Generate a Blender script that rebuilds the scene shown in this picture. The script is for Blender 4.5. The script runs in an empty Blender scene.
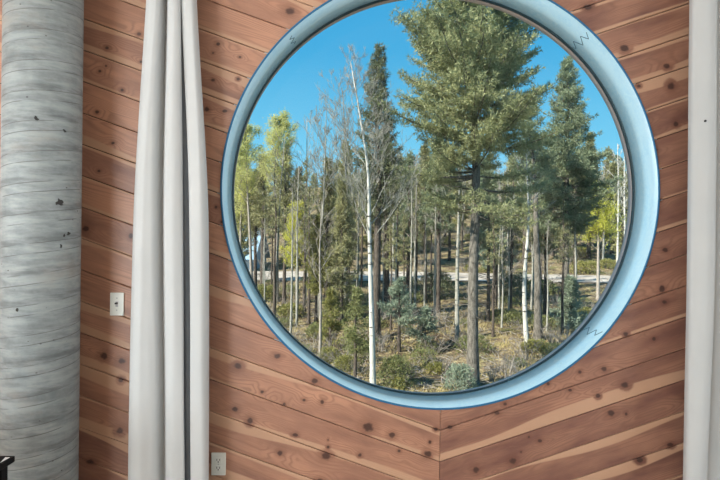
import bpy, bmesh, math, random
import numpy as np
from mathutils import Vector, Matrix, noise as mnoise

C = bpy.data.collections.new('scene_objects'); bpy.context.scene.collection.children.link(C)
scn = bpy.context.scene
R = math.radians
F = 514.0                       # focal length in pixels of a 720x480 frame
CAMY, CAMZ = -2.57, 1.515
ROLL = R(0.65)
CAMM = Matrix.Translation((0, CAMY, CAMZ)) @ Matrix.Rotation(R(90), 4, 'X') @ Matrix.Rotation(ROLL, 4, 'Z')
CAMR = CAMM.to_3x3()

def ray(px, py):
    return CAMR @ Vector(((px - 360) / F, (240 - py) / F, -1.0))
def at(px, py, y):
    """point on the plane Y = y seen at a pixel"""
    d = ray(px, py); t = (y - CAMY) / d.y
    return Vector((0, CAMY, CAMZ)) + d * t

# ------------------------------------------------------------------ materials
class G:
    def __init__(s, name):
        s.m = bpy.data.materials.new(name); s.m.use_nodes = True
        s.t = s.m.node_tree; s.n = s.t.nodes; s.l = s.t.links
        s.b = s.n['Principled BSDF']; s.out = s.n['Material Output']
    def set(s, sock, v):
        if isinstance(v, bpy.types.NodeSocket): s.l.new(v, sock)
        elif v is not None:
            try: sock.default_value = v
            except Exception: sock.default_value = (*v, 1.0)
    def math(s, op, a, b=None, c=None, clamp=False):
        n = s.n.new('ShaderNodeMath'); n.operation = op; n.use_clamp = clamp
        s.set(n.inputs[0], a); s.set(n.inputs[1], b); s.set(n.inputs[2], c)
        return n.outputs[0]
    def vmath(s, op, a, b=None, out=0):
        n = s.n.new('ShaderNodeVectorMath'); n.operation = op
        s.set(n.inputs[0], a); s.set(n.inputs[1], b)
        return n.outputs[out]
    def comb(s, x, y, z=0.0):
        n = s.n.new('ShaderNodeCombineXYZ')
        for i, v in enumerate((x, y, z)): s.set(n.inputs[i], v)
        return n.outputs[0]
    def sep(s, v):
        n = s.n.new('ShaderNodeSeparateXYZ'); s.set(n.inputs[0], v); return n.outputs
    def noise(s, vec, scale=5, detail=2, rough=.5, dist=0, color=False):
        n = s.n.new('ShaderNodeTexNoise'); s.set(n.inputs['Vector'], vec)
        n.inputs['Scale'].default_value = scale; n.inputs['Detail'].default_value = detail
        n.inputs['Roughness'].default_value = rough; n.inputs['Distortion'].default_value = dist
        return n.outputs['Color' if color else 'Fac']
    def vor(s, vec, scale=5, out='Distance'):
        n = s.n.new('ShaderNodeTexVoronoi'); s.set(n.inputs['Vector'], vec); n.inputs['Scale'].default_value = scale
        return n.outputs[out]
    def smooth(s, v, a, b, lo=0., hi=1.):
        n = s.n.new('ShaderNodeMapRange'); n.interpolation_type = 'SMOOTHSTEP'
        s.set(n.inputs['Value'], v)
        for k, x in zip(('From Min', 'From Max', 'To Min', 'To Max'), (a, b, lo, hi)): s.set(n.inputs[k], x)
        return n.outputs[0]
    def mix(s, f, a, b, mode='MIX'):
        n = s.n.new('ShaderNodeMix'); n.data_type = 'RGBA'; n.blend_type = mode
        s.set(n.inputs[0], f); s.set(n.inputs[6], a); s.set(n.inputs[7], b)
        return n.outputs[2]
    def obj(s): return s.n.new('ShaderNodeTexCoord').outputs['Object']
    def uv(s, name):
        n = s.n.new('ShaderNodeUVMap'); n.uv_map = name; return n.outputs[0]
    def rnd(s): return s.n.new('ShaderNodeObjectInfo').outputs['Random']
    def bump(s, h, strength=.3, dist=.01):
        n = s.n.new('ShaderNodeBump'); n.inputs['Strength'].default_value = strength; n.inputs['Distance'].default_value = dist
        s.set(n.inputs['Height'], h); s.l.new(n.outputs[0], s.b.inputs['Normal'])
    def fin(s, col, rough=.6, spec=.5, metal=0.):
        s.set(s.b.inputs['Base Color'], col); s.set(s.b.inputs['Roughness'], rough)
        s.b.inputs['Specular IOR Level'].default_value = spec; s.b.inputs['Metallic'].default_value = metal
        return s.m

def rgb(r, g, b):
    f = lambda c: ((c / 255 + .055) / 1.055) ** 2.4 if c > 10 else c / 255 / 12.92
    return (f(r), f(g), f(b))

def simple(name, col, rough=.6, spec=.4, metal=0., var=.12, scale=8.):
    g = G(name); n = g.noise(g.obj(), scale, 3)
    c = g.mix(n, tuple(x * (1 - var) for x in col), tuple(min(1, x * (1 + var)) for x in col))
    return g.fin(c, rough, spec, metal)

# ------------------------------------------------------------------ mesh helpers
def link(name, me, mat=None, parent=None, smooth=False):
    o = bpy.data.objects.new(name, me); C.objects.link(o)
    if mat is not None: me.materials.append(mat)
    if parent is not None: o.parent = parent
    if smooth:
        me.polygons.foreach_set('use_smooth', [True] * len(me.polygons))
    return o
def empty(name, loc=(0, 0, 0), rz=0):
    o = bpy.data.objects.new(name, None); o.empty_display_size = .2; C.objects.link(o)
    o.location = loc; o.rotation_euler = (0, 0, rz); return o
def tag(o, label, cat, group=None, kind=None):
    o['label'] = label; o['category'] = cat
    if group: o['group'] = group
    if kind: o['kind'] = kind
    return o
def bmo(name, bm, mat=None, parent=None, smooth=False):
    bmesh.ops.recalc_face_normals(bm, faces=bm.faces)
    me = bpy.data.meshes.new(name); bm.to_mesh(me); bm.free()
    return link(name, me, mat, parent, smooth)
def bx(bm, lo, hi, bevel=0):
    lo, hi = Vector(lo), Vector(hi)
    r = bmesh.ops.create_cube(bm, size=1, matrix=Matrix.Translation((lo + hi) / 2) @ Matrix.Diagonal((*(hi - lo), 1)))
    if bevel:
        es = list({e for v in r['verts'] for e in v.link_edges})
        bmesh.ops.bevel(bm, geom=es, offset=bevel, segments=2, affect='EDGES', profile=.6)
def cyl(bm, p, q, r, r2=None, seg=16):
    p, q = Vector(p), Vector(q); d = q - p
    m = Matrix.Translation((p + q) / 2) @ d.to_track_quat('Z', 'Y').to_matrix().to_4x4()
    bmesh.ops.create_cone(bm, cap_ends=True, segments=seg, radius1=r, radius2=r if r2 is None else r2, depth=d.length, matrix=m)
def lathe_y(prof, cx, cz, seg=192):
    """closed profile [(radius, y)...] spun about an axis parallel to Y"""
    bm = bmesh.new(); rows = []
    for i in range(seg):
        a = 2 * math.pi * i / seg; c, s = math.cos(a), math.sin(a)
        rows.append([bm.verts.new((cx + r * c, y, cz + r * s)) for r, y in prof])
    n = len(prof)
    for i in range(seg):
        a, b = rows[i], rows[(i + 1) % seg]
        for j in range(n):
            bm.faces.new((a[j], a[(j + 1) % n], b[(j + 1) % n], b[j]))
    return bm
def npmesh(name, V, T):
    me = bpy.data.meshes.new(name); V = np.asarray(V, dtype=np.float32); T = np.asarray(T, dtype=np.int32)
    k = T.shape[1]
    me.vertices.add(len(V)); me.vertices.foreach_set('co', V.ravel())
    me.loops.add(T.size); me.loops.foreach_set('vertex_index', T.ravel())
    me.polygons.add(len(T)); me.polygons.foreach_set('loop_start', np.arange(0, T.size, k, dtype=np.int32))
    me.polygons.foreach_set('loop_total', np.full(len(T), k, dtype=np.int32))
    me.update(calc_edges=True); me.validate(); return me

# ------------------------------------------------------------------ wall planks
SEAM = at(440, 436, 0).x
GZ0 = at(440, 430.5, 0).z
SL = .347; STEP = .1570
ROOM = dict(x0=-5.4, x1=5.2, y0=-6.6, z0=0., z1=3.55)
HC = at(440, 190, 0); HX, HZ, HR = HC.x, HC.z, 1.087
WT = .23                                           # wall thickness

def wood_wall():
    g = G('varnished cedar planks')
    s0 = g.sep(g.uv('plank')); s1 = g.sep(g.uv('plank_a')); s2 = g.sep(g.uv('plank_b'))
    u, v, seed, st, sb, tone = s0[0], s0[1], s1[0], s1[1], s2[0], s2[1]
    P = g.obj(); p = g.sep(P)
    pos = g.comb(p[0], p[2], 0.)
    # knots seen on the boards: pixel x, pixel y, radius in pixels
    K = [(107,48,4),(100,71,3.5),(106,66,2),(97,112,3),(113,143,3),(99,171,3),(86,229,7),(131,236,5),(104,356,6),(122,361,6),(121,380,5),
         (120,431,6),(90,462,6),(122,90,3),(139,34,4),(141,62,3),
         (290,11,7),(218,44,3.5),(213,53,2),(240,57,2),(213,80,3.5),(238,79,3),(207,109,5),(225,111,4),(230,135,3),(216,207,3),(222,222,3),
         (277,356,5.5),(315,381,6),(304,400,3),(322,402,4),(284,404,3),(295,435,4),(280,453,6),(326,456,7),(328,447,3),(360,455,4),(328,440,2),
         (368,427,8),(392,435,5),(250,421,7),(238,366,6),(430,442,3),(428,454,6),(436,429,4),(320,481,6),(399,451,3),(235,409,6),(262,392,4),
         (450,427,4),(505,404,4),(497,413,4),(513,461,7),(529,437,2.5),(540,441,4),(521,452,2),(476,470,6),(548,384,4),(570,390,3),
         (604,369,5),(626,334,5),(654,339,4),(662,289,6),(625,385,6),(598,396,5),(611,413,7),(626,414,3),(580,372,4),(664,302,4),
         (588,7,6),(618,78,3),(624,48,7),(667,66,6),(671,86,7),(640,120,5),(676,124,5),(639,86,3),(655,150,4),(648,225,3),(660,200,3),(640,265,3),(665,250,4),(687,398,6),(670,445,5),(640,460,5)]
    D = None; rs = random.Random(4)
    for kx, ky, kr in K:
        q = at(kx, ky, 0); r = kr * .005 * .62
        d = g.vmath('SUBTRACT', pos, (q.x, q.z, 0)); d = g.vmath('MULTIPLY', d, (1 / (r * rs.uniform(.85, 1.35)), 1 / (r * rs.uniform(.8, 1.1)), 0))
        d = g.vmath('LENGTH', d, out=1); D = d if D is None else g.math('MINIMUM', D, d)
    w = g.noise(pos, 38, 2)
    Dw = g.math('ADD', D, g.math('MULTIPLY', g.math('SUBTRACT', w, .5), .9))
    core = g.smooth(Dw, .45, 1.05, 1, 0); halo = g.smooth(Dw, .8, 2.6, 1, 0); far = g.smooth(D, .6, 6.5, 1, 0)
    base = g.noise(g.comb(g.math('MULTIPLY', u, .42), g.math('MULTIPLY', v, 1.0), g.math('MULTIPLY', seed, 37.)), 1.25, 1.5, .45, .12)
    base = g.math('ADD', base, g.math('MULTIPLY', far, .09))
    tri = g.math('PINGPONG', g.math('MULTIPLY', base, 21.), .5)
    rings = g.smooth(tri, .0, .34, 1, 0)
    fine = g.noise(g.comb(g.math('MULTIPLY', u, 5.), g.math('MULTIPLY', v, 26.), seed), 3., 3, .6)
    blot = g.noise(g.comb(g.math('MULTIPLY', u, 2.2), g.math('MULTIPLY', v, 1.2), g.math('MULTIPLY', seed, 11.)), 1.6, 3)
    t = g.math('ADD', tone, g.math('MULTIPLY', g.math('SUBTRACT', blot, .5), 1.6), clamp=True)
    heart = g.mix(t, (.235, .110, .082), (.60, .315, .20))
    heart = g.mix(g.math('MULTIPLY', rings, g.smooth(blot, .35, .65, .04, .34)), heart, (.14, .062, .048))
    wav = g.noise(g.comb(g.math('MULTIPLY', u, .8), g.math('MULTIPLY', seed, 53.), 0.), 1.0, 1.5)
    wk = g.math('MULTIPLY', g.smooth(wav, .28, .72), 1.7)
    vtop = g.math('SUBTRACT', g.math('SUBTRACT', 1., v), g.math('MULTIPLY', st, wk))
    wav2 = g.noise(g.comb(g.math('MULTIPLY', u, .7), g.math('MULTIPLY', seed, 91.), 3.), 1.0, 1.5)
    vbot = g.math('SUBTRACT', v, g.math('MULTIPLY', sb, g.math('MULTIPLY', g.smooth(wav2, .28, .72), 1.7)))
    sap = g.math('MAXIMUM', g.smooth(vtop, -.035, .02, 1, 0), g.smooth(vbot, -.035, .02, 1, 0))
    sap = g.math('MULTIPLY', sap, g.smooth(halo, .1, .9, 1, 0))
    sapc = g.mix(fine, (.50, .28, .175), (.74, .47, .31))
    col = g.mix(sap, heart, sapc)
    col = g.mix(g.math('MULTIPLY', fine, .75), col, g.mix(1., col, (.55, .5, .5), 'MULTIPLY'))
    col = g.mix(g.math('MULTIPLY', halo, g.math('MULTIPLY', g.math('SUBTRACT', 1.25, sap), .3)), col, (.14, .05, .03))
    col = g.mix(g.math('MULTIPLY', core, .85), col, (.045, .02, .018))
    h = g.math('SUBTRACT', g.math('MULTIPLY', fine, .6), g.math('MULTIPLY', rings, .35))
    g.bump(h, .22, .004)
    rough = g.math('ADD', .33, g.math('MULTIPLY', fine, .14))
    return g.fin(col, rough, .5)

def clip_poly(poly, a, b, c):
    out = []
    for i in range(len(poly)):
        p, q = poly[i], poly[(i + 1) % len(poly)]
        dp, dq = a * p[0] + b * p[1] - c, a * q[0] + b * q[1] - c
        if dp <= 0: out.append(p)
        if dp * dq < 0:
            t = dp / (dp - dq); out.append((p[0] + t * (q[0] - p[0]), p[1] + t * (q[1] - p[1])))
    return out

def boolean_cut(o, cutter, mode='DIFFERENCE'):
    md = o.modifiers.new('cut', 'BOOLEAN'); md.object = cutter; md.operation = mode; md.solver = 'EXACT'
    bpy.context.view_layer.update()
    dg = bpy.context.evaluated_depsgraph_get()
    me = bpy.data.meshes.new_from_object(o.evaluated_get(dg), preserve_all_data_layers=True, depsgraph=dg)
    o.modifiers.clear(); o.data = me

def front_wall():
    SAPL = {9:(.1,.1,.55),8:(.22,.15,.3),7:(.22,.2,.42),6:(0,.05,.75),5:(0,.2,.6),4:(.12,0,.3),3:(.3,.25,.95),2:(0,.08,.3),1:(.35,0,.55),0:(0,.05,.4),
            -1:(.22,.25,.42),-2:(0,.24,.4),-3:(.38,0,.62),-4:(.1,.2,.6),-5:(.25,.0,.3),-6:(.3,.1,.4),10:(0,.25,.6),11:(.2,0,.5),12:(.0,.2,.6)}
    SAPR = {0:(.0,.03,.42),-1:(0,.27,.38),-2:(0,.05,.30),-3:(.2,.0,.34),-4:(.28,0,.22),-5:(.3,.1,.5),1:(.0,.22,.4),2:(.05,.12,.45),3:(0,.1,.35),4:(0,.15,.35),5:(.0,.05,.4)}
    rs = random.Random(11)
    bm = bmesh.new(); U0 = bm.loops.layers.uv.new('plank'); U1 = bm.loops.layers.uv.new('plank_a'); U2 = bm.loops.layers.uv.new('plank_b')
    cs = 1 / math.hypot(1, SL)
    for side in (-1, 1):
        xe = ROOM['x0'] if side < 0 else ROOM['x1']
        for k in range(-14, 24):
            z0 = GZ0 + k * STEP + .0018; z1 = GZ0 + (k + 1) * STEP - .0018
            L = abs(xe - SEAM)
            xa = SEAM + side * .0012
            poly = [(xa, z0), (xe, z0 + L * SL), (xe, z1 + L * SL), (xa, z1)]
            poly = clip_poly(poly, 0, -1, -(ROOM['z0'] + .001)); 
            if len(poly) > 2: poly = clip_poly(poly, 0, 1, ROOM['z1'] - .001)
            if len(poly) < 3: continue
            tab = SAPL if side < 0 else SAPR
            st, sb, tone = tab.get(k, (rs.choice([0, .1, .2, .3]), rs.choice([0, .1, .25]), rs.uniform(.25, .6)))
            tone += .28 if side < 0 and k > -3 else (-.06 if side > 0 else 0)  # left boards raised, right lowered: uneven room light painted into the board tone
            seed = rs.random()
            yf, ym, yb = 0.0, .0025, .012
            def prep(x, z):
                xx = abs(x - SEAM); vv = (z - GZ0 - xx * SL) / STEP - k
                return (xx / cs, vv)
            n = len(poly); cx = sum(p[0] for p in poly) / n; cz = sum(p[1] for p in poly) / n
            f_in = []
            for (x, z) in poly:                     # inset for a small chamfer along the long edges
                uu, vv = prep(x, z); dz = .0034 if vv < .5 else -.0034
                if z < ROOM['z0'] + .002 or z > ROOM['z1'] - .002: dz = 0
                f_in.append((x, z + dz))
            fr = [bm.verts.new((x, yf, z)) for x, z in f_in]
            md = [bm.verts.new((x, ym, z)) for x, z in poly]
            bk = [bm.verts.new((x, yb, z)) for x, z in poly]
            fs = [bm.faces.new(fr), bm.faces.new(bk[::-1])]
            for i in range(n):
                j = (i + 1) % n
                fs.append(bm.faces.new((fr[i], md[i], md[j], fr[j]))); fs.append(bm.faces.new((md[i], bk[i], bk[j], md[j])))
            for f in fs:
                for lp in f.loops:
                    lp[U0].uv = prep(lp.vert.co.x, lp.vert.co.z); lp[U1].uv = (seed, st); lp[U2].uv = (sb, tone)
    wm = wood_wall()
    o = bmo('wall_front', bm, wm)
    bm = bmesh.new(); bmesh.ops.create_cone(bm, cap_ends=True, segments=192, radius1=HR + .004, radius2=HR + .004, depth=.06,
        matrix=Matrix.Translation((HX, 0, HZ)) @ Matrix.Rotation(R(90), 4, 'X'))
    cut = bmo('hole_cutter', bm)
    boolean_cut(o, cut)
    bm = bmesh.new(); bx(bm, (ROOM['x0'] - .2, .0125, -.25), (ROOM['x1'] + .2, WT + .02, ROOM['z1'] + .2))
    bpy.data.objects.remove(cut)
    bm2 = bmesh.new(); bmesh.ops.create_cone(bm2, cap_ends=True, segments=192, radius1=HR + .032, radius2=HR + .032, depth=1.2, matrix=Matrix.Translation((HX, 0, HZ)) @ Matrix.Rotation(R(90), 4, 'X'))
    cut = bmo('hole_cutter', bm2)
    b = bmo('wall_backing', bm, simple('dark wall core', (.05, .032, .025), .8))
    boolean_cut(b, cut)
    bpy.data.objects.remove(cut)
    b.parent = o; b['kind'] = 'structure'
    o['kind'] = 'structure'; o['label'] = 'chevron wall of knotty varnished cedar planks around the round window'
    return o
front_wall()

# ------------------------------------------------------------------ round window
def window():
    w = empty('window_1', (0, 0, 0)); w['kind'] = 'structure'
    w['label'] = 'large round window with a deep pale blue painted surround'
    g = G('pale blue paint'); P = g.obj()
    n = g.noise(P, 9, 5, .65); n2 = g.noise(P, 55, 4, .7)
    c = g.mix(g.smooth(n, .3, .7), (.43, .74, .92), (.52, .80, .95)); c = g.mix(g.smooth(n2, .35, .7), c, (.55, .82, .95))
    sp = g.smooth(g.vor(P, 13), .035, .055, 1, 0); c = g.mix(g.math('MULTIPLY', sp, .5), c, (.15, .22, .27))
    g.bump(n2, .12, .004)
    paint = g.fin(c, .22, .6)
    R0 = HR
    bmo('reveal', lathe_y([(R0, -.004), (R0 + .011, WT), (R0 + .03, WT), (R0 + .03, .006), (R0 + .004, .006), (R0 + .004, -.004)], HX, HZ), paint, w, True)
    edge = simple('deep blue edging', (.015, .15, .32), .45)
    eo = bmo('edge_bead', lathe_y([(R0 + .001, -.0045), (R0 + .001, -.009), (R0 + .008, -.009), (R0 + .0115, -.0045), (R0 + .0115, .0), (R0 + .004, .0)], HX, HZ), edge, w, True)
    eo['label'] = 'deep blue edging line round the opening'
    R1 = R0 + .011
    gask = simple('dark teal gasket', (.012, .045, .06), .5)
    bmo('gasket', lathe_y([(R1 + .01, WT - .003), (R1 + .01, WT + .018), (R1 - .006, WT + .018), (R1 - .006, WT - .001)], HX, HZ), gask, w, True)
    tan = simple('exterior casing', (.62, .50, .47), .7)
    bmo('exterior_casing', lathe_y([(R1 - .004, WT + .018), (R1 + .008, WT + .085), (R1 + .03, WT + .085), (R1 + .03, WT + .018)], HX, HZ), tan, w, True)
    g = G('window glass'); n = g.n
    tr = n.new('ShaderNodeBsdfTransparent'); tr.inputs[0].default_value = (.975, .985, .985, 1)
    gl = n.new('ShaderNodeBsdfGlossy'); gl.inputs['Roughness'].default_value = .02
    fr = n.new('ShaderNodeFresnel'); fr.inputs[0].default_value = 1.25
    mx = n.new('ShaderNodeMixShader'); g.l.new(fr.outputs[0], mx.inputs[0]); g.l.new(tr.outputs[0], mx.inputs[1]); g.l.new(gl.outputs[0], mx.inputs[2])
    g.l.new(mx.outputs[0], g.out.inputs[0]); glass = g.m
    bm = bmesh.new()
    bmesh.ops.create_cone(bm, cap_ends=True, segments=192, radius1=R1 - .005, radius2=R1 - .005, depth=.012,
        matrix=Matrix.Translation((HX, WT + .008, HZ)) @ Matrix.Rotation(R(90), 4, 'X'))
    bmo('glass_pane', bm, glass, w)
    # zigzag scarf joints between the jamb segments, thin dark lines on the curved surface
    jm = simple('joint line', (.05, .12, .17), .8)
    for deg, seq in ((134, [(0.05, .0), (.07, .016), (.10, -.010), (.13, .016), (.16, -.012), (.175, 0)]),
                     (46, [(.02, .03), (.05, .0), (.085, .035), (.13, -.005), (.17, .04), (.205, .005), (.235, .03)]),
                     (-42, [(.02, .03), (.06, .0), (.09, .03), (.14, -.01), (.18, .03), (.23, .0)])):
        bm = bmesh.new(); rr = R0 - .0006 
        def pt(y, a): q = rr + .011 * y / WT; return Vector((HX + q * math.cos(a), y, HZ + q * math.sin(a)))
        for (y0, a0), (y1, a1) in zip(seq, seq[1:]):
            cyl(bm, pt(y0, R(deg) + a0), pt(y1, R(deg) + a1), .0016, seg=6)
        bmo('finger_joint', bm, jm, w)
    return glass
GLASS = window()

# ------------------------------------------------------------------ rest of the room
def room():
    x0, x1, y0, z1 = ROOM['x0'], ROOM['x1'], ROOM['y0'], ROOM['z1']
    plaster = simple('warm white plaster', (.86, .84, .80), .8)
    g = G('wood floor boards'); p = g.sep(g.obj())
    row = g.math('FLOOR', g.math('DIVIDE', p[0], .13)); r = g.n.new('ShaderNodeTexWhiteNoise'); r.noise_dimensions = '1D'; g.l.new(row, r.inputs['W'])
    n = g.noise(g.comb(g.math('MULTIPLY', p[0], 14), p[1], row), 2, 4)
    c = g.mix(g.math('ADD', g.math('MULTIPLY', r.outputs['Value'], .5), g.math('MULTIPLY', n, .5)), (.30, .19, .11), (.50, .34, .21))
    fl = g.fin(c, .35)
    bm = bmesh.new(); bx(bm, (x0 - .2, y0 - .2, -.25), (x1 + .2, .0125, 0)); o = bmo('floor', bm, fl); o['kind'] = 'structure'
    bm = bmesh.new(); bx(bm, (x0 - .2, y0 - .2, z1), (x1 + .2, .0125, z1 + .2)); o = bmo('ceiling', bm, plaster); o['kind'] = 'structure'
        # left, back and right walls hold unseen glazed openings for the added lamps outside
    bm = bmesh.new(); a, b, h0, h1 = -5.6, -1.9, .35, 2.75
    bx(bm, (x0 - .2, y0 - .2, 0), (x0, a, z1)); bx(bm, (x0 - .2, b, 0), (x0, .0125, z1)); bx(bm, (x0 - .2, a, 0), (x0, b, h0)); bx(bm, (x0 - .2, a, h1), (x0, b, z1))
    o = bmo('wall_left', bm, plaster); o['kind'] = 'structure'
    bm = bmesh.new()
    bx(bm, (x1, y0 - .2, 0), (x1 + .2, a, z1)); bx(bm, (x1, b, 0), (x1 + .2, .0125, z1)); bx(bm, (x1, a, 0), (x1 + .2, b, h0)); bx(bm, (x1, a, h1), (x1 + .2, b, z1))
    o = bmo('wall_right', bm, plaster); o['kind'] = 'structure'
    bm = bmesh.new(); c0, c1, k0, k1 = -5.2, -2.7, .1, 2.8
    bx(bm, (x0, y0 - .2, 0), (c0, y0, z1)); bx(bm, (c1, y0 - .2, 0), (x1, y0, z1)); bx(bm, (c0, y0 - .2, 0), (c1, y0, k0)); bx(bm, (c0, y0 - .2, k1), (c1, y0, z1))
    o = bmo('wall_back', bm, plaster); o['kind'] = 'structure'
    fm = simple('white window frame', (.75, .75, .73), .5)
    def frame(n, lo, hi, axis, div):
        w = empty(n); w['kind'] = 'structure'
        bm = bmesh.new(); lo, hi = Vector(lo), Vector(hi); t = .05
        o = 1 - axis
        def seg(a0, a1, b0, b1):
            l, h = lo.copy(), hi.copy(); l[axis], h[axis], l[2], h[2] = a0, a1, b0, b1; bx(bm, l, h)
        seg(lo[axis], lo[axis] + t, lo.z, hi.z); seg(hi[axis] - t, hi[axis], lo.z, hi.z)
        seg(lo[axis] + t, hi[axis] - t, lo.z, lo.z + t); seg(lo[axis] + t, hi[axis] - t, hi.z - t, hi.z)
        for i in range(1, div):
            q = lo[axis] + (hi[axis] - lo[axis]) * i / div; seg(q - t / 2, q + t / 2, lo.z + t, hi.z - t)
        bmo('window_frame', bm, fm, w)
        bm = bmesh.new(); l, h = lo.copy(), hi.copy(); l[axis] += t; h[axis] -= t; l.z += t; h.z -= t
        m = (lo[o] + hi[o]) / 2; l[o], h[o] = m - .004, m + .004; bx(bm, l, h); bmo('glass_pane', bm, GLASS, w)
    frame('window_2', (x0 - .16, a, h0), (x0 - .08, b, h1), 1, 3)
    frame('window_3', (c0, y0 - .16, k0), (c1, y0 - .08, k1), 0, 2)
    frame('window_4', (x1 + .08, a, h0), (x1 + .16, b, h1), 1, 3)
    def area(n, loc, rot, sx, sy, pw, col):  # added fill lamps outside the openings, boosting the room light
        l = bpy.data.lights.new(n, 'AREA'); l.shape = 'RECTANGLE'; l.size, l.size_y, l.energy, l.color = sx, sy, pw, col
        o = bpy.data.objects.new(n, l); C.objects.link(o); o.location = loc; o.rotation_euler = rot
    area('fill_back', ((c0 + c1) / 2, y0 - .25, 1.45), (R(90), 0, 0), c1 - c0, k1 - k0, LB, (.95, .98, 1))
    area('fill_right', (x1 + .25, (a + b) / 2, 1.55), (R(90), 0, R(90)), b - a, h1 - h0, LR, (.93, .97, 1))
    area('fill_left', (x0 - .25, (a + b) / 2, 1.55), (R(90), 0, R(-90)), b - a, h1 - h0, LL, (.96, .98, 1))
LB, LL, LR = 300, 235, 165
room()

# ------------------------------------------------------------------ concrete column
def column():
    cx, cy, r = -1.464, -.205, .1595
    g = G('spiral-formed concrete'); P = g.obj(); p = g.sep(P)
    ang = g.math('DIVIDE', g.math('ARCTAN2', p[1], p[0]), 2 * math.pi)
    wob = g.math('MULTIPLY', g.math('SUBTRACT', g.noise(P, 4, 2), .5), .09)
    t = g.math('ADD', g.math('SUBTRACT', g.math('DIVIDE', p[2], .132), g.math('MULTIPLY', ang, 1.0)), wob)
    fr = g.math('FRACT', t)
    def line(c, w): return g.smooth(g.math('ABSOLUTE', g.math('SUBTRACT', fr, c)), w * .4, w, 1, 0)
    big = g.noise(g.comb(g.math('MULTIPLY', ang, 3.2), g.math('MULTIPLY', p[2], 17.), 0.), 1.4, 5, .68)
    med = g.noise(P, 22, 5, .65)
    c = g.mix(g.smooth(big, .34, .68), (.19, .22, .225), (.35, .385, .39))
    c = g.mix(g.math('MULTIPLY', g.smooth(med, .3, .75), .35), c, (.42, .445, .44))
    band = g.math('MULTIPLY', line(.55, .16), g.smooth(big, .35, .6, .9, .25))
    c = g.mix(g.math('MULTIPLY', band, .6), c, (.115, .128, .13))
    brk = g.smooth(g.noise(P, 11, 2), .36, .52)
    ln = g.math('MULTIPLY', g.math('MAXIMUM', line(.12, .018), line(.45, .014)), brk)
    c = g.mix(g.math('MULTIPLY', ln, .7), c, (.08, .08, .078))
    st = g.smooth(g.noise(g.comb(p[0], p[1], g.math('MULTIPLY', p[2], 2.)), 3.2, 4, .7), .52, .72)
    c = g.mix(g.math('MULTIPLY', st, .35), c, (.36, .31, .26))
    pits = g.smooth(g.vor(g.comb(p[0], p[1], g.math('MULTIPLY', p[2], 1.4)), 21), .07, .11, 1, 0)
    pits = g.math('MULTIPLY', pits, g.smooth(g.noise(P, 5, 1), .5, .58))
    c = g.mix(g.math('MULTIPLY', pits, .8), c, (.06, .055, .05))
    for px, py, rr in ((35.5, 118, 2.4), (60, 203, 3.2), (65, 131, 1.5), (61, 246, 1.8), (64, 236, 1.2), (17, 310, 1.6), (68, 233, 2.0)):
        d = ray(px, py); o = Vector((0, CAMY, CAMZ)) - Vector((cx, cy, 0))
        A = d.x ** 2 + d.y ** 2; B = o.x * d.x + o.y * d.y; K = o.x ** 2 + o.y ** 2 - r * r
        q = o + d * ((-B - math.sqrt(max(0, B * B - A * K))) / A)
        dist = g.vmath('LENGTH', g.vmath('SUBTRACT', P, tuple(q)), out=1)
        dist = g.math('ADD', dist, g.math('MULTIPLY', g.math('SUBTRACT', g.noise(P, 60, 3), .5), .034))
        c = g.mix(g.smooth(dist, rr * .0030, rr * .0046, 1, 0), c, (.025, .024, .022))
    g.bump(g.math('SUBTRACT', g.math('ADD', g.math('MULTIPLY', med, .5), g.math('MULTIPLY', band, -.4)), ln), .35, .006)
    m = g.fin(c, g.math('ADD', .42, g.math('MULTIPLY', big, .25)), .4)
    bm = bmesh.new(); cyl(bm, (0, 0, 0), (0, 0, ROOM['z1']), r, seg=96)
    o = bmo('concrete_column', bm, m, None, True); o.location = (cx, cy, 0)
    for pl in o.data.polygons:
        if abs(pl.normal.z) > .9: pl.use_smooth = False
    tag(o, 'round raw grey concrete column with spiral form lines beside the cedar wall', 'column', kind='thing')
column()

# ------------------------------------------------------------------ curtains
def fabric():
    g = G('off-white curtain cloth'); P = g.obj(); p = g.sep(P)
    w = g.noise(g.comb(g.math('MULTIPLY', p[0], 220), g.math('MULTIPLY', p[1], 220), g.math('MULTIPLY', p[2], 320)), 1, 2)
    n = g.noise(P, 5, 3)
    c = g.mix(n, (.51, .52, .52), (.58, .585, .58)); c = g.mix(g.math('MULTIPLY', w, .2), c, (.5, .5, .49))
    g.bump(g.math('ADD', g.noise(P, 16, 3), g.math('MULTIPLY', w, .25)), .18, .008)
    m = g.fin(c, .85, .15); g.b.inputs['Sheen Weight'].default_value = .1
    return m
CLOTH = fabric()
def pchip(ts, vs, t):
    """smooth monotone-ish interpolation"""
    n = len(ts)
    if t <= ts[0]: return vs[0]
    if t >= ts[-1]: return vs[-1]
    i = max(k for k in range(n - 1) if ts[k] <= t)
    d = [(vs[k + 1] - vs[k]) / (ts[k + 1] - ts[k]) for k in range(n - 1)]
    def m(k):
        if k == 0: return d[0]
        if k == n - 1: return d[-1]
        return 0 if d[k - 1] * d[k] <= 0 else 2 * d[k - 1] * d[k] / (d[k - 1] + d[k])
    h = ts[i + 1] - ts[i]; s = (t - ts[i]) / h
    return ((1 + 2 * s) * (1 - s) ** 2 * vs[i] + s * (1 - s) ** 2 * h * m(i) + s * s * (3 - 2 * s) * vs[i + 1] + s * s * (s - 1) * h * m(i + 1))
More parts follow.
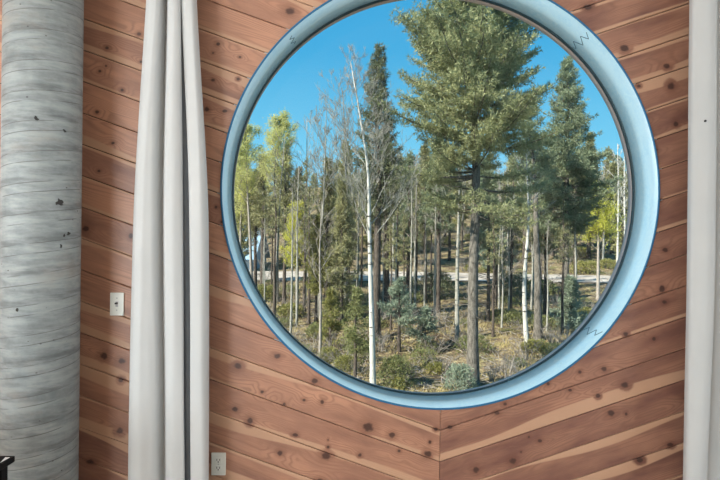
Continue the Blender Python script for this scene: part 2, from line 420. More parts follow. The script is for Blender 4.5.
def curtain(pts, pys, yc, label, cat_loc, seed, NS=110):
    """pts: list of ((px at each py), depth offset towards the room)"""
    z_top, z_bot = 3.28, .012; NZ = 90
    rows = []
    for j in range(NZ + 1):
        z = z_bot + (z_top - z_bot) * j / NZ
        py = 240 - (z - CAMZ) / (yc - CAMY) * F
        sec = []
        for pxs, dy in pts:
            px = pchip(pys, pxs, min(max(py, pys[0]), pys[-1]))
            q = at(px, 240, yc); kx = ray(px, py); X = kx.x / kx.y * (yc - dy - CAMY)
            sec.append((X, yc - dy))
        # resample the section by smooth interpolation over its index
        idx = [0.]
        for a, b in zip(pts, pts[1:]):
            idx.append(idx[-1] + max(.5, min(3., abs(a[0][-1] - b[0][-1]) * .12 + abs(a[1] - b[1]) * 25)))
        row = []
        for i in range(NS + 1):
            s = idx[-1] * i / NS
            X = pchip(idx, [q[0] for q in sec], s); Y = pchip(idx, [q[1] for q in sec], s)
            nz = mnoise.noise(Vector((i * .05 + seed, z * .8, 0))); nz2 = mnoise.noise(Vector((i * .16, z * 2.1, seed)))
            row.append((X + nz * .004, Y + nz * .010 + nz2 * .003, z))
        rows.append(row)
    V = np.array(rows).reshape(-1, 3); W = NS + 1
    T = np.array([(j * W + i, j * W + i + 1, (j + 1) * W + i + 1, (j + 1) * W + i) for j in range(NZ) for i in range(NS)])
    x0 = float(V[:, 0].mean()); V = V - np.array([x0, yc, 0])
    me = npmesh('curtain', V, T); o = link('curtain', me, CLOTH, None, True); o.location = (x0, yc, 0)
    sd = o.modifiers.new('thickness', 'SOLIDIFY'); sd.thickness = .003; sd.offset = 0
    tag(o, label, 'curtain', 'white curtains beside the round window'); return o
YC = -.13
curtain([((150, 139, 135), -.05), ((147.5, 133.5, 129), -.02), ((148.5, 135, 131), .045), ((153, 142, 139), .065), ((160, 154, 154), .045), ((166.5, 163, 163.5), -.015),
         ((169, 166, 167), .045), ((173.5, 173, 174), .065), ((178.5, 180, 181.5), .055), ((179.5, 182, 184), .045), ((179.6, 182.5, 184.5), -.04), ((180.8, 189.5, 191.), -.04), ((181.2, 190.2, 191.8), .035),
         ((184, 194, 196), .045), ((190, 201, 202), .05), ((195.5, 208, 208.5), .02), ((196, 208, 208.5), -.045)],
        (0, 240, 480), YC, 'off-white curtain hanging between the concrete column and the round window', 'left', 3.1, 150)
strip_o = curtain([((178.6, 179.5, 182.), .012), ((180., 185, 187), .024), ((181.8, 193, 194), .012)], (0, 240, 480), YC, 'strip', '', 3.1, 12)  # narrow slate grey cloth strip set in the fold gap
cl = [o for o in C.objects if o.name == 'curtain'][0]; strip_o.name = 'strip'; mw = strip_o.location - cl.location; strip_o.parent = cl; strip_o.location = mw
for k in ('category', 'group'): del strip_o[k]
strip_o['label'] = 'slate grey lining showing in the fold'; strip_o.data.materials.clear(); strip_o.data.materials.append(simple('slate lining cloth', (.12, .13, .14), .9, .1))
rc = curtain([((694, 692, 689), -.05), ((689.5, 687.5, 683), -.015), ((693, 691, 686), .035), ((702, 700, 691), .055), ((709, 707, 699), .06), ((716, 714, 705), .045), ((719, 717, 707.5), -.03),
         ((730, 728, 716), -.02), ((738, 736, 730), .04), ((752, 750, 748), .055), ((764, 763, 764), .01), ((770, 770, 772), -.04), ((780, 781, 784), .04), ((800, 802, 806), .05), ((815, 818, 822), -.02)],
        (0, 240, 480), YC, 'off-white curtain at the right edge of the window wall', 'right', 8.4)
bm = bmesh.new(); q = at(705, 121, YC - .058); cyl(bm, (q.x, q.y - .004, q.z), (q.x, q.y + .02, q.z), .0055, seg=12)
dd = bmo('snap', bm, simple('dark snap', (.03, .03, .035), .5)); dd.parent = rc; dd.matrix_parent_inverse = Matrix.Translation(rc.location).inverted()
dd['label'] = 'small dark snap on the cloth'
# rods above the frame that carry the curtains
steel = simple('black steel', (.03, .03, .032), .4, .5, .8)
for xa, xb, lab in ((-1.28, -.62, 'black curtain rod above the curtain beside the column'), (1.45, 2.55, 'black curtain rod above the curtain right of the window')):
    r = empty('curtain_rod', ((xa + xb) / 2, YC, 3.3)); tag(r, lab, 'curtain rod')
    bm = bmesh.new(); h = (xb - xa) / 2; cyl(bm, (-h, 0, 0), (h, 0, 0), .012); bmo('rod', bm, steel, r, True)
    for s in (-1, 1):
        bm = bmesh.new(); cyl(bm, (s * (h - .03), -YC, 0), (s * (h - .03), 0, 0), .007); cyl(bm, (s * (h - .03), -YC, 0), (s * (h - .03), -YC - .006, 0), .022); bmo('bracket', bm, steel, r, True)

# ------------------------------------------------------------------ wall plates
ivory = simple('ivory plastic', (.80, .82, .76), .3, .5, 0, .03)
dark = simple('dark slot', (.03, .03, .035), .6)
grey = simple('grey plastic', (.45, .47, .47), .4)
def plate(name, px0, py0, px1, py1, label, cat):
    a, b = at(px0, (py0 + py1) / 2, 0), at(px1, (py0 + py1) / 2, 0); t, u = at((px0 + px1) / 2, py0, 0), at((px0 + px1) / 2, py1, 0)
    w, h = (b.x - a.x) / 2, (t.z - u.z) / 2
    e = empty(name, ((a.x + b.x) / 2, 0, (t.z + u.z) / 2)); tag(e, label, cat)
    bm = bmesh.new(); bx(bm, (-w, -.007, -h), (w, .0, h), .003); bmo('cover_plate', bm, ivory, e)
    return e, w, h
e, w, h = plate('light_switch', 110.5, 292.5, 124.5, 315.5, 'ivory toggle light switch on the cedar wall near the concrete column', 'light switch')
bm = bmesh.new(); bx(bm, (-.006, -.0085, -.013), (.006, -.006, .013)); bmo('switch_slot', bm, grey, e)
bm = bmesh.new(); bx(bm, (-.0045, -.022, .001), (.0045, -.0085, .009), .001); o = bmo('toggle', bm, dark, e); o['label'] = 'dark toggle lever'
for s in (-1, 1):
    bm = bmesh.new(); cyl(bm, (0, -.0075, s * .030), (0, -.0068, s * .030), .0034, seg=12); bmo('screw', bm, grey, e)
e, w, h = plate('wall_outlet', 211.5, 452.3, 226, 474.8, 'ivory duplex power outlet low on the cedar wall', 'outlet')
for s in (-1, 1):
    bm = bmesh.new(); zc = s * .0195
    bx(bm, (-.0165, -.0095, zc - .0135), (.0165, -.006, zc + .0135), .002); f = bmo('receptacle', bm, ivory, e)
    bm = bmesh.new()
    bx(bm, (-.0085, -.0101, zc - .0015), (-.0055, -.009, zc + .008)); bx(bm, (.0055, -.0101, zc - .0015), (.0085, -.009, zc + .008)); cyl(bm, (0, -.0101, zc - .0075), (0, -.009, zc - .0075), .003, seg=10)
    bmo('slots', bm, dark, f)
bm = bmesh.new(); cyl(bm, (0, -.0078, 0), (0, -.0068, 0), .0032, seg=12); bmo('screw', bm, grey, e)

# ------------------------------------------------------------------ black side table, only its corner in frame
def table():
    yb = -.70; q = at(15.3, 455.6, yb); top = q.z; X = q.x; W, D = .85, .55
    t = empty('side_table', (X - W / 2, yb - D / 2, 0)); tag(t, 'black side table whose corner stands in front of the concrete column', 'table')
    bl = simple('black lacquer', (.005, .005, .006), .6, .12)
    bm = bmesh.new(); bx(bm, (-W / 2, -D / 2, top - .022), (W / 2, D / 2, top), .004); bmo('tabletop', bm, bl, t)
    for sx in (-1, 1):
        for sy in (-1, 1):
            bm = bmesh.new(); x, y = sx * (W / 2 - .035), sy * (D / 2 - .03); bx(bm, (x - .0175, y - .0175, 0), (x + .0175, y + .0175, top - .022), .003); bmo('leg', bm, bl, t)
    bm = bmesh.new()
    for lo, hi in (((-W / 2 + .05, D / 2 - .04), (W / 2 - .05, D / 2 - .02)), ((-W / 2 + .05, -D / 2 + .02), (W / 2 - .05, -D / 2 + .04)), ((-W / 2 + .02, -D / 2 + .05), (-W / 2 + .04, D / 2 - .05)), ((W / 2 - .04, -D / 2 + .05), (W / 2 - .02, D / 2 - .05))):
        bx(bm, (*lo, top - .08), (*hi, top - .022))
    bmo('apron', bm, bl, t)
    bm = bmesh.new(); z = top
    a = [(W / 2 - .008, D / 2 - .018), (W / 2 - .024, D / 2 - .018), (W / 2 - .012, D / 2 - .060)]  # thin pale triangle lying on the tabletop corner
    v0 = [bm.verts.new((x, y, z)) for x, y in a]; v1 = [bm.verts.new((x, y, z + .0015)) for x, y in a]
    bm.faces.new(v1); bm.faces.new(v0[::-1])
    for i in range(3): bm.faces.new((v0[i], v0[(i + 1) % 3], v1[(i + 1) % 3], v1[i]))
    o = bmo('corner_triangle', bm, simple('pale triangle', (.8, .8, .8), .3), t); o['label'] = 'small pale triangle on the tabletop corner'
table()

# ================================================================== OUTDOORS
# terrain: d = distance from the camera along +Y, h = height relative to the camera
TP = [(-40, -5.2), (0, -5.2), (14, -5.1), (17, -4.95), (30, -4.15), (40, -3.35), (44, -3.1), (48, -2.95), (55, -2.2), (70, .5), (100, 6.5), (150, 16), (220, 27), (320, 36)]
TD = [a for a, b in TP]; TH = [b for a, b in TP]
def terrain(x, y):
    d = y - CAMY; h = pchip(TD, TH, d)
    if d > 48:
        f = min(1, max(0, (x / d * 1.9 + .75))); f = .5 + .5 * f * f * (3 - 2 * f)
        h = -2.95 + (h + 2.95) * f
    k = 1 if d < 39 or d > 51 else .12
    b = mnoise.noise(Vector((x * .11, y * .11, 0))) * .45 + mnoise.noise(Vector((x * .4, y * .4, 5))) * .14
    if d > 60: b *= 1 + (d - 60) / 40
    return h + CAMZ + b * k - .05
def ground_hit(px, py):
    d = ray(px, py); o = Vector((0, CAMY, CAMZ)); t = 12.
    while t < 300:
        p = o + d * t
        if p.z < terrain(p.x, p.y): return p
        t += .05
    return o + d * 300
def on_ground(px, d):
    """ground point in the pixel column px at distance d"""
    r = ray(px, 300); x = r.x / r.y * d; y = CAMY + d
    return Vector((x, y, terrain(x, y)))

def ground():
    xs = np.concatenate([np.linspace(-140, -32, 28), np.linspace(-30, 34, 129), np.linspace(36, 150, 28)])
    ys = np.concatenate([np.linspace(WT + .4, 13, 14), np.linspace(13.4, 56, 150), np.linspace(57, 310, 100)])
    V = [(x, y, terrain(x, y)) for y in ys for x in xs]; W = len(xs)
    T = [(j * W + i, j * W + i + 1, (j + 1) * W + i + 1, (j + 1) * W + i) for j in range(len(ys) - 1) for i in range(W - 1)]
    g = G('dry forest floor'); P = g.obj()
    a = g.noise(P, .45, 6, .62); b = g.noise(P, 2.3, 6, .7); c3 = g.noise(P, 11, 4, .7)
    c = g.mix(g.smooth(a, .36, .62), (.085, .062, .044), (.26, .20, .12))
    c = g.mix(g.smooth(b, .46, .70), c, (.54, .45, .25))
    c = g.mix(g.math('MULTIPLY', g.smooth(g.noise(P, .8, 4, .6), .50, .66), .6), c, (.19, .20, .065))
    c = g.mix(g.math('MULTIPLY', g.smooth(c3, .45, .62), .8), c, (.085, .060, .040))
    g.bump(g.math('ADD', b, c3), .9, .12)
    o = link('ground', npmesh('ground', V, T), g.fin(c, .95, .1), None, True); o['kind'] = 'structure'
    # gravel road that crosses the slope
    V, T = [], []; xs = np.linspace(-70, 70, 141)
    for i, x in enumerate(xs):
        for d in (41.2 + .5 * math.sin(x * .13), 43., 45.2, 47.6 + .5 * math.sin(x * .17 + 1)):
            y = CAMY + d; V.append((x, y, terrain(x, y) + .07))
    for i in range(len(xs) - 1):
        for j in range(3): T.append((i * 4 + j, i * 4 + 4 + j, i * 4 + 5 + j, i * 4 + 1 + j))
    g = G('pale gravel'); P = g.obj(); n = g.noise(P, 1.2, 6, .7)
    c = g.mix(g.smooth(n, .35, .65), (0.286, 0.245, 0.204), (0.462, 0.422, 0.367)); g.bump(n, .5, .05)
    o = link('road', npmesh('road', V, T), g.fin(c, .95, .1), None, True); o['kind'] = 'structure'; o['label'] = 'pale gravel road crossing the forest'
ground()

# ------------------------------------------------------------------ plant builders
def tube(VV, TT, pts, rad, sides=6):
    base = len(VV); n = len(pts)
    for i in range(n):
        p = pts[i]; d = (pts[min(i + 1, n - 1)] - pts[max(i - 1, 0)])
        if d.length < 1e-6: d = Vector((0, 0, 1))
        d.normalize(); a = d.orthogonal().normalized(); b = d.cross(a)
        if i and abs(d.z) < .95:
            a = d.cross(Vector((0, 0, 1))).normalized(); b = d.cross(a)
        else:
            a = Vector((1, 0, 0)) - d * d.x; a.normalize(); b = d.cross(a)
        for k in range(sides):
            t = 2 * math.pi * k / sides; q = p + (a * math.cos(t) + b * math.sin(t)) * rad[i]
            VV.append((q.x, q.y, q.z))
    for i in range(n - 1):
        for k in range(sides):
            k2 = (k + 1) % sides
            TT.append((base + i * sides + k, base + i * sides + k2, base + (i + 1) * sides + k2, base + (i + 1) * sides + k))
def tufts(cs, ds, rng, n, ln, wd, cone):
    """n needles/leaves as thin triangles around each tuft"""
    cs = np.repeat(np.asarray(cs, dtype=np.float32), n, 0); ds = np.repeat(np.asarray(ds, dtype=np.float32), n, 0)
    r = rng.normal(size=cs.shape).astype(np.float32); r /= np.linalg.norm(r, axis=1, keepdims=True) + 1e-6
    d = ds * cone + r; d /= np.linalg.norm(d, axis=1, keepdims=True) + 1e-6
    s = np.cross(d, rng.normal(size=cs.shape) * .75 + np.array([0, 0, 1.])); s /= np.linalg.norm(s, axis=1, keepdims=True) + 1e-6
    L = (ln * rng.uniform(.6, 1.25, size=(len(cs), 1))); w = wd * rng.uniform(.7, 1.3, size=(len(cs), 1))
    c0 = cs + r * ln * .25
    V = np.stack([c0 - s * w / 2, c0 + s * w / 2, c0 + d * L], 1).reshape(-1, 3)
    return V, np.arange(len(V)).reshape(-1, 3)

def bark(name, a, b, sc=6., rough=.9, scars=None):
    g = G(name); P = g.obj(); p = g.sep(P)
    n = g.noise(g.comb(p[0], p[1], g.math('MULTIPLY', p[2], .25)), sc * 3, 4, .65)
    c = g.mix(g.smooth(n, .3, .7), a, b)
    if scars:
        s = g.noise(g.comb(p[0], p[1], g.math('MULTIPLY', p[2], 3.5)), 2.6, 3, .6)
        c = g.mix(g.smooth(s, .60, .66), c, scars)
    g.bump(n, .8, .03)
    return g.fin(c, rough, .15)
def leafmat(name, a, b, trans=.35, sc=1.3):
    g = G(name); P = g.obj()
    n = g.noise(P, sc, 3, .6); n2 = g.noise(P, sc * 7, 2)
    f = g.math('ADD', g.math('MULTIPLY', g.smooth(n, .3, .7), .6), g.math('MULTIPLY', g.smooth(n2, .3, .7), .4))
    f = g.math('ADD', g.math('MULTIPLY', f, .8), g.math('MULTIPLY', g.rnd(), .2), clamp=True)
    c = g.mix(f, a, b); g.fin(c, .55, .3)
    t = g.n.new('ShaderNodeBsdfTranslucent'); g.l.new(c, t.inputs[0])
    mx = g.n.new('ShaderNodeMixShader'); mx.inputs[0].default_value = trans
    g.l.new(g.b.outputs[0], mx.inputs[1]); g.l.new(t.outputs[0], mx.inputs[2]); g.l.new(mx.outputs[0], g.out.inputs[0])
    return g.m
BK = dict(pine=bark('grey brown pine bark', (.060, .053, .045), (.19, .175, .15)), dark=bark('dark bark', (.045, .036, .03), (.12, .10, .082)),
          aspen=bark('white aspen bark', (0.368, 0.360, 0.320), (0.528, 0.520, 0.480), 4, .8, (.06, .055, .05)), gaspen=bark('grey aspen bark', (.19, .19, .16), (.35, .34, .30), 4, .8, (.06, .055, .05)),
          twig=bark('grey twig bark', (.20, .175, .15), (.36, .33, .29)))
LF = dict(pine=leafmat('olive pine needles', (.155, .18, .085), (.47, .48, .25)), spruce=leafmat('dark spruce needles', (.07, .09, .052), (.24, .26, .14)),
          blue=leafmat('blue spruce needles', (.15, .20, .145), (.40, .46, .33)), olive=leafmat('dull olive needles', (.16, .165, .08), (.42, .41, .21)),
          teal=leafmat('blue green needles', (.11, .15, .10), (.34, .385, .225)), aspen=leafmat('young aspen leaves', (.46, .48, .17), (.74, .72, .34), .5),
          yellow=leafmat('bright yellow green leaves', (.48, .50, .08), (.70, .68, .16), .5), shrub=leafmat('green shrub leaves', (.12, .14, .05), (.30, .31, .13)),
          moss=leafmat('yellow green shrub leaves', (.17, .18, .05), (.33, .31, .11)))

def conifer(seed, h, cb, rmax, tr, needle=.13, nw=.02, per=6, dz=.33, nb=5, tsp=.17, shape='cone', dead=0, droop=.0, bend=0., gap=0., thin=0.):
    """returns (trunk, branches, foliage) meshes, base at the origin"""
    rs = random.Random(seed); rng = np.random.default_rng(seed)
    VT, TT, VB, TB = [], [], [], []; cs, ds = [], []
    sway = [Vector((mnoise.noise(Vector((seed * 3.1, i * .35, 0))) * .022 * h * (i / 12) + bend * (i / 12) ** 2, mnoise.noise(Vector((i * .35, seed * 7.7, 2))) * .02 * h * (i / 12), h * i / 12)) for i in range(13)]
    rad = [tr * (1.25 if i == 0 else 1) * (1 - i / 12) ** .8 + .012 for i in range(13)]
    tube(VT, TT, sway, rad, 10)
    def axis(z):
        f = min(11.999, max(0, z / h * 12)); i = int(f); return sway[i].lerp(sway[i + 1], f - i)
    z = h * cb
    while z < h * .985:
        t = (z / h - cb) / (1 - cb)
        if shape == 'cone': pr = (1 - t) ** .85 * min(1, .45 + t * 4)
        elif shape == 'spire': pr = (1 - t) ** .62 * min(1, .55 + t * 3)
        elif shape == 'round': pr = ((1 - t) / .7) ** .62 if t > .30 else .72 + .28 * t / .30
        else: pr = min(1, .4 + t * 3) * (1 - t ** 3) * .9 + .06
        for b in range(nb):
            if rs.random() < gap + (max(0, .36 - t) * thin): continue
            a = rs.uniform(0, 2 * math.pi); L = rmax * max(.07, pr) * rs.uniform(.5, 1.12) * (1 + .5 * mnoise.noise(Vector((math.cos(a) * 1.3, math.sin(a) * 1.3, z * .8 + seed))))
            el = -.12 - droop + .75 * t + rs.uniform(-.18, .18); p = axis(z + rs.uniform(-dz / 2, dz / 2)).copy()
            d = Vector((math.cos(a) * math.cos(el), math.sin(a) * math.cos(el), math.sin(el)))
            pts = [p]
            ns = 5
            for k in range(ns):
                d2 = (d + Vector((0, 0, -.10 + .11 * k)) + Vector((rs.uniform(-.09, .09), rs.uniform(-.09, .09), 0))).normalized()
                pts.append(pts[-1] + d2 * L / ns)
            br = min(tr * .4, .011 + .012 * L)
            tube(VB, TB, pts, [br * (1 - .8 * k / ns) for k in range(ns + 1)], 4)
            sidev = d.cross(Vector((0, 0, 1))).normalized()
            s = .30
            while s <= 1.0:
                f = s * ns; i = min(ns - 1, int(f)); q = pts[i].lerp(pts[i + 1], f - i); dd = (pts[i + 1] - pts[i]).normalized()
                for sd in (-1, 1):
                    tl = (L * .42 * (1.05 - s) + .12) * rs.uniform(.6, 1.1)
                    td = (dd * .75 + sidev * sd * rs.uniform(.5, 1) + Vector((0, 0, rs.uniform(-.25, .35)))).normalized()
                    m = max(1, int(tl / tsp))
                    for k in range(m):
                        c = q + td * tl * (k + 1) / m + Vector((rs.uniform(-.04, .04), rs.uniform(-.04, .04), rs.uniform(-.04, .06)))
                        cs.append(tuple(c)); ds.append(tuple(td + Vector((0, 0, .25))))
                cs.append(tuple(q)); ds.append(tuple(dd))
                s += tsp * 1.0 / max(.25, L) + .02
        z += dz * (1 - .35 * t)
    for k in range(dead):
        z = h * rs.uniform(.12, max(cb, .14) + .08); a = rs.uniform(0, 6.28); L = rs.uniform(.3, .8) * rmax * .7
        p = axis(z); d = Vector((math.cos(a), math.sin(a), rs.uniform(-.35, .15)))
        pts = [p, p + d * L * .5, p + d * L + Vector((0, 0, rs.uniform(-.1, .15)))]
        tube(VB, TB, pts, [.016, .011, .004], 4)
        for _ in range(3):
            q = pts[1].lerp(pts[2], rs.random()); e = Vector((rs.uniform(-1, 1), rs.uniform(-1, 1), rs.uniform(-.4, .5))) * L * .3
            tube(VB, TB, [q, q + e], [.007, .003], 3)
    FV, FT = tufts(cs, ds, rng, per, needle, nw, .55)
    return (npmesh('trunk', VT, TT), npmesh('branches', VB, TB), npmesh('foliage', FV, FT))

def broadleaf(seed, trunk_pts, trunk_r, start=.35, nbr=12, spread=.8, blen=.33, levels=3, leaf=0, leaf_size=.09, leaf_n=5, rmin=.006, up=.55, tside=9):
    """bare or leafy aspen; trunk_pts local polyline"""
    rs = random.Random(seed); rng = np.random.default_rng(seed)
    VT, TT, VB, TB, cs, ds = [], [], [], [], [], []
    P = [Vector(p) for p in trunk_pts]; H = P[-1].z
    ts = [0.] 
    for a, b in zip(P, P[1:]): ts.append(ts[-1] + (b - a).length)
    ts = [t / ts[-1] for t in ts]; n = 16
    axis = lambda t: Vector([pchip(ts, [p[k] for p in P], t) for k in range(3)])
    tr = lambda t: trunk_r * (1 - .9 * t) * (1.15 if t < .02 else 1) + rmin
    tube(VT, TT, [axis(i / n) for i in range(n + 1)], [tr(i / n) for i in range(n + 1)], tside)
    def grow(p, d, L, r, lev):
        ns = 4; pts = [p]; dd = d.copy()
        for k in range(ns):
            dd = (dd + Vector((rs.uniform(-.22, .22), rs.uniform(-.22, .22), rs.uniform(-.10, .20)))).normalized()
            pts.append(pts[-1] + dd * L / ns)
        tube(VB, TB, pts, [max(rmin * .6, r * (1 - .75 * k / ns)) for k in range(ns + 1)], 4 if lev else 3)
        if leaf:
            for k in range(leaf):
                f = rs.uniform(.3, 1) * ns; i = min(ns - 1, int(f)); cs.append(tuple(pts[i].lerp(pts[i + 1], f - i))); ds.append((0, 0, -.2))
        if lev:
            m = rs.randint(3, 5)
            for k in range(m):
                f = rs.uniform(.25, .98) * ns; i = min(ns - 1, int(f)); q = pts[i].lerp(pts[i + 1], f - i)
                e = (dd + Vector((rs.uniform(-1, 1), rs.uniform(-1, 1), rs.uniform(-.3, .7))) * .8).normalized()
                grow(q, e, L * rs.uniform(.38, .62), max(rmin, r * .55), lev - 1)
    for b in range(nbr):
        t = start + (1 - start) * (b + rs.random()) / nbr * .97
        a = b * 2.4 + rs.uniform(-.5, .5); L = H * blen * (1.08 - .75 * (t - start) / (1 - start)) * rs.uniform(.7, 1.15)
        d = Vector((math.cos(a) * spread, math.sin(a) * spread, up + .5 * t)).normalized()
        grow(axis(t), d, L, max(rmin, tr(t) * .34), levels)
    out = [npmesh('trunk', VT, TT), npmesh('branches', VB, TB)]
    if leaf:
        cs = np.repeat(np.array(cs), 2, 0); cs = cs + rng.normal(size=cs.shape) * leaf_size * 2.2; ds = np.repeat(np.array(ds), 2, 0)
        out.append(npmesh('foliage', *tufts(cs, ds, rng, leaf_n, leaf_size, leaf_size * .75, .2)))
    return out

def shrub(seed, r, h, n=500, leaf=.07, per=4, nst=14, bare=False, flat=1.):
    rs = random.Random(seed); rng = np.random.default_rng(seed); VB, TB, cs, ds = [], [], [], []
    for k in range(nst):
        a = rs.uniform(0, 6.28); rr = r * rs.uniform(.25, .95); top = Vector((math.cos(a) * rr, math.sin(a) * rr, h * rs.uniform(.5, 1) * (1 - .35 * (rr / r) ** 2)))
        b = Vector((math.cos(a), math.sin(a), 0)) * r * .12
        m = b.lerp(top, .5) + Vector((rs.uniform(-.1, .1) * r, rs.uniform(-.1, .1) * r, h * .06)); pts = [b, m, top]
        tube(VB, TB, pts, [.014, .009, .004], 4)
        for _ in range(6 if bare else 3):
            q = m.lerp(top, rs.random()); e = Vector((rs.uniform(-1, 1), rs.uniform(-1, 1), rs.uniform(-.1, 1))) * r * .3
            tube(VB, TB, [q, q + e * .5 + Vector((rs.uniform(-.05, .05), 0, .02)), q + e], [.006, .004, .002], 3)
    out = [npmesh('stems', VB, TB)]
    if not bare:
        for k in range(n):
            u = rs.random() ** .5; a = rs.uniform(0, 6.28); c = rs.random() ** .7
            rad = r * u * math.sqrt(max(0, 1 - (c * .92) ** 2)) * (1 + .25 * mnoise.noise(Vector((math.cos(a) * 2, math.sin(a) * 2, seed + c * 2))))
            p = (math.cos(a) * rad, math.sin(a) * rad, max(.03, h * c * (1 + .2 * mnoise.noise(Vector((math.cos(a) * 1.5 + u, math.sin(a) * 1.5, seed))))))
            cs.append(p); ds.append((p[0] / r, p[1] / r, .8))
        out.append(npmesh('foliage', *tufts(cs, ds, rng, per, leaf, leaf * .45, .6)))
    return out

def plant(kind, meshes, mats, loc, label, cat='tree', group=None, sc=1., rz=0.):
    e = empty(kind, loc, rz); e.scale = (sc, sc, sc); tag(e, label, cat, group)
    for me, m in zip(meshes, mats):
        if not me.materials: me.materials.append(m)
        o = bpy.data.objects.new(me.name.split('.')[0], me); C.objects.link(o); o.parent = e
        if not me.name.startswith('trunk'): o['kind'] = 'stuff'
    return e
def dup(root, loc, rz, sc, label):
    r = root.copy(); C.objects.link(r); r.location = loc; r.rotation_euler = (0, 0, rz); r.scale = (sc, sc, sc); r['label'] = label
    for ch in list(root.children):
        c = ch.copy(); C.objects.link(c); c.parent = r
    return r
def sink(p, k=.06): return (p.x, p.y, p.z - k)
def hgt(p, py_base, py_top): return (py_base - py_top) / F * (p.y - CAMY)

# ---- the big pine
p = ground_hit(473, 385); d0 = p.y - CAMY; s = d0 / F
H = hgt(p, 385, -130)
plant('pine_tree', conifer(5, H, .33, 92 * s, 5.6 * s, .14, .032, 9, .215, 7, .11, 'round', 22, -.06, 0, .06, 1.9), (BK['pine'], BK['pine'], LF['pine']), sink(p),
      'tall full pine with a straight thick trunk, the biggest tree outside')
# ---- right conifer, middle dark spruce
p = on_ground(566, 27); s = 27 / F
plant('fir_tree', conifer(8, (p.z * 0 + hgt(p, 240 + (CAMZ - p.z) / 27 * F, 54)), .36, 56 * s, 3.2 * s, .17, .04, 8, .25, 7, .15, 'cone', 10, .0), (BK['pine'], BK['pine'], LF['teal']), sink(p),
      'blue green fir standing behind the big pine, its top against the sky')
p = ground_hit(376, 338); d = p.y - CAMY; s = d / F
plant('spruce_tree', conifer(13, hgt(p, 338, 46), .42, 37 * s, 4.3 * s, .16, .038, 8, .25, 6, .14, 'spire', 18, -.2, 0, .1), (BK['dark'], BK['dark'], LF['spruce']), sink(p),
      'narrow dark spruce rising behind the bare white aspen')
# ---- bare white aspen in front
p = ground_hit(373, 388); d = p.y - CAMY; s = d / F
L = lambda px, py, o=0.: ((px - 373) * s, o, (388 - py) * s)
plant('bare_aspen', broadleaf(21, [L(373, 388), L(371, 320, .05), L(368, 240, .1), L(366, 175, .05), L(358, 120, .0), L(347, 60, .1)], 3.1 * s, .44, 34, .8, .19, 3, rmin=.005, up=.75),
      (BK['aspen'], BK['gaspen']), sink(p), 'leafless white-barked aspen with a thin straight trunk in front of the dark spruce')
# ---- other individually seen trees: px, py_base (or None + distance), py_top
def con(kind, seed, px, pyb, pyt, rpx, trpx, bk, lf, label, cb=.3, dist=None, shape='cone', dead=6, gap=0., needle=None, dens=1., bend=0):
    p = on_ground(px, dist) if dist else ground_hit(px, pyb); d = p.y - CAMY; s = d / F
    pyb = 240 + (CAMZ - p.z) / d * F; h = hgt(p, pyb, pyt)
    nl = needle or max(.10, 3.6 * s)
    plant(kind, conifer(seed, h, cb, rpx * s, trpx * s, nl, nl * .26, 7, max(.15, h / 40) / dens, 6, max(.10, nl * .8), shape, dead, 0, bend * s, gap), (BK[bk], BK[bk], LF[lf]), sink(p), label)
def asp(kind, seed, px, pyb, pyt, trpx, lf, label, bk='gaspen', top=None, start=.45, nbr=12, blen=.2, leaf=6, levels=2, dist=None, lean=0., up=.6, lsz=None, spread=.8, curve=0.):
    p = on_ground(px, dist) if dist else ground_hit(px, pyb); d = p.y - CAMY; s = d / F
    pyb = 240 + (CAMZ - p.z) / d * F; h = hgt(p, pyb, pyt); rs = random.Random(seed); ln = lean * s
    pts = [(0, 0, 0), (ln * .3 + curve * s, rs.uniform(-.1, .1), h * .33), (ln * .65 + rs.uniform(-.03, .03) * h * .3 - curve * s * .6, rs.uniform(-.1, .1), h * .66), (ln, 0, h)]
    plant(kind, broadleaf(seed, pts, trpx * s, start, nbr, spread, blen, levels, leaf if lf else 0, lsz or max(.04, .95 * s), 3, max(.0045, .16 * s), up), (BK[bk], BK[bk], LF[lf] if lf else None)[:3 if lf else 2], sink(p), label)

asp('leafy_aspen', 31, 277, 302, 120, 1.6, 'aspen', 'yellow green aspen with a rounded crown against the blue sky', nbr=30, blen=.15, leaf=9, start=.56, bk='twig')
asp('leafy_aspen', 32, 252, 290, 126, 1.6, 'aspen', 'leaning yellow green aspen nearest the left rim of the window', nbr=28, blen=.15, leaf=8, lean=-8, start=.5, bk='twig')
asp('leafy_aspen', 33, 240, 286, 150, 1.4, 'aspen', 'pale yellow aspen partly cut by the left rim of the window', nbr=26, blen=.17, leaf=9, start=.35, bk='twig')
asp('bare_aspen', 34, 305, 300, 120, 1.3, None, 'thin leafless aspen between the yellow aspens and the white aspen', bk='aspen', nbr=14, blen=.2, levels=2, start=.45)
asp('bare_aspen', 35, 318, 318, 108, 1.4, None, 'leafless grey aspen with fine spreading twigs left of the white aspen', bk='gaspen', nbr=16, blen=.26, levels=3, start=.45, lean=6)
asp('bare_aspen', 36, 346, 312, 90, 1.6, None, 'leafless grey aspen tangled with the white aspen crown', bk='gaspen', nbr=18, blen=.26, levels=3, start=.35, lean=-6)
asp('leafy_aspen', 37, 297, 312, 206, 1.2, 'yellow', 'small bright yellow green aspen sapling above the road', nbr=22, blen=.16, leaf=9, start=.38, bk='twig')
asp('leafy_aspen', 38, 598, 300, 184, 1.7, 'yellow', 'yellow leaved aspen by the road near the right rim of the window', nbr=24, blen=.2, leaf=8, start=.4, bk='twig')
asp('bare_aspen', 39, 527, 350, 150, 2.5, None, 'crooked pale aspen trunk beside the dark leaning trunk', bk='aspen', nbr=12, blen=.15, levels=2, start=.6, lean=-3, curve=-3)
asp('bare_aspen', 40, 457, 342, 120, 2.3, None, 'slim pale grey aspen just left of the big pine', bk='gaspen', nbr=12, blen=.16, levels=2, start=.5, lean=-2)
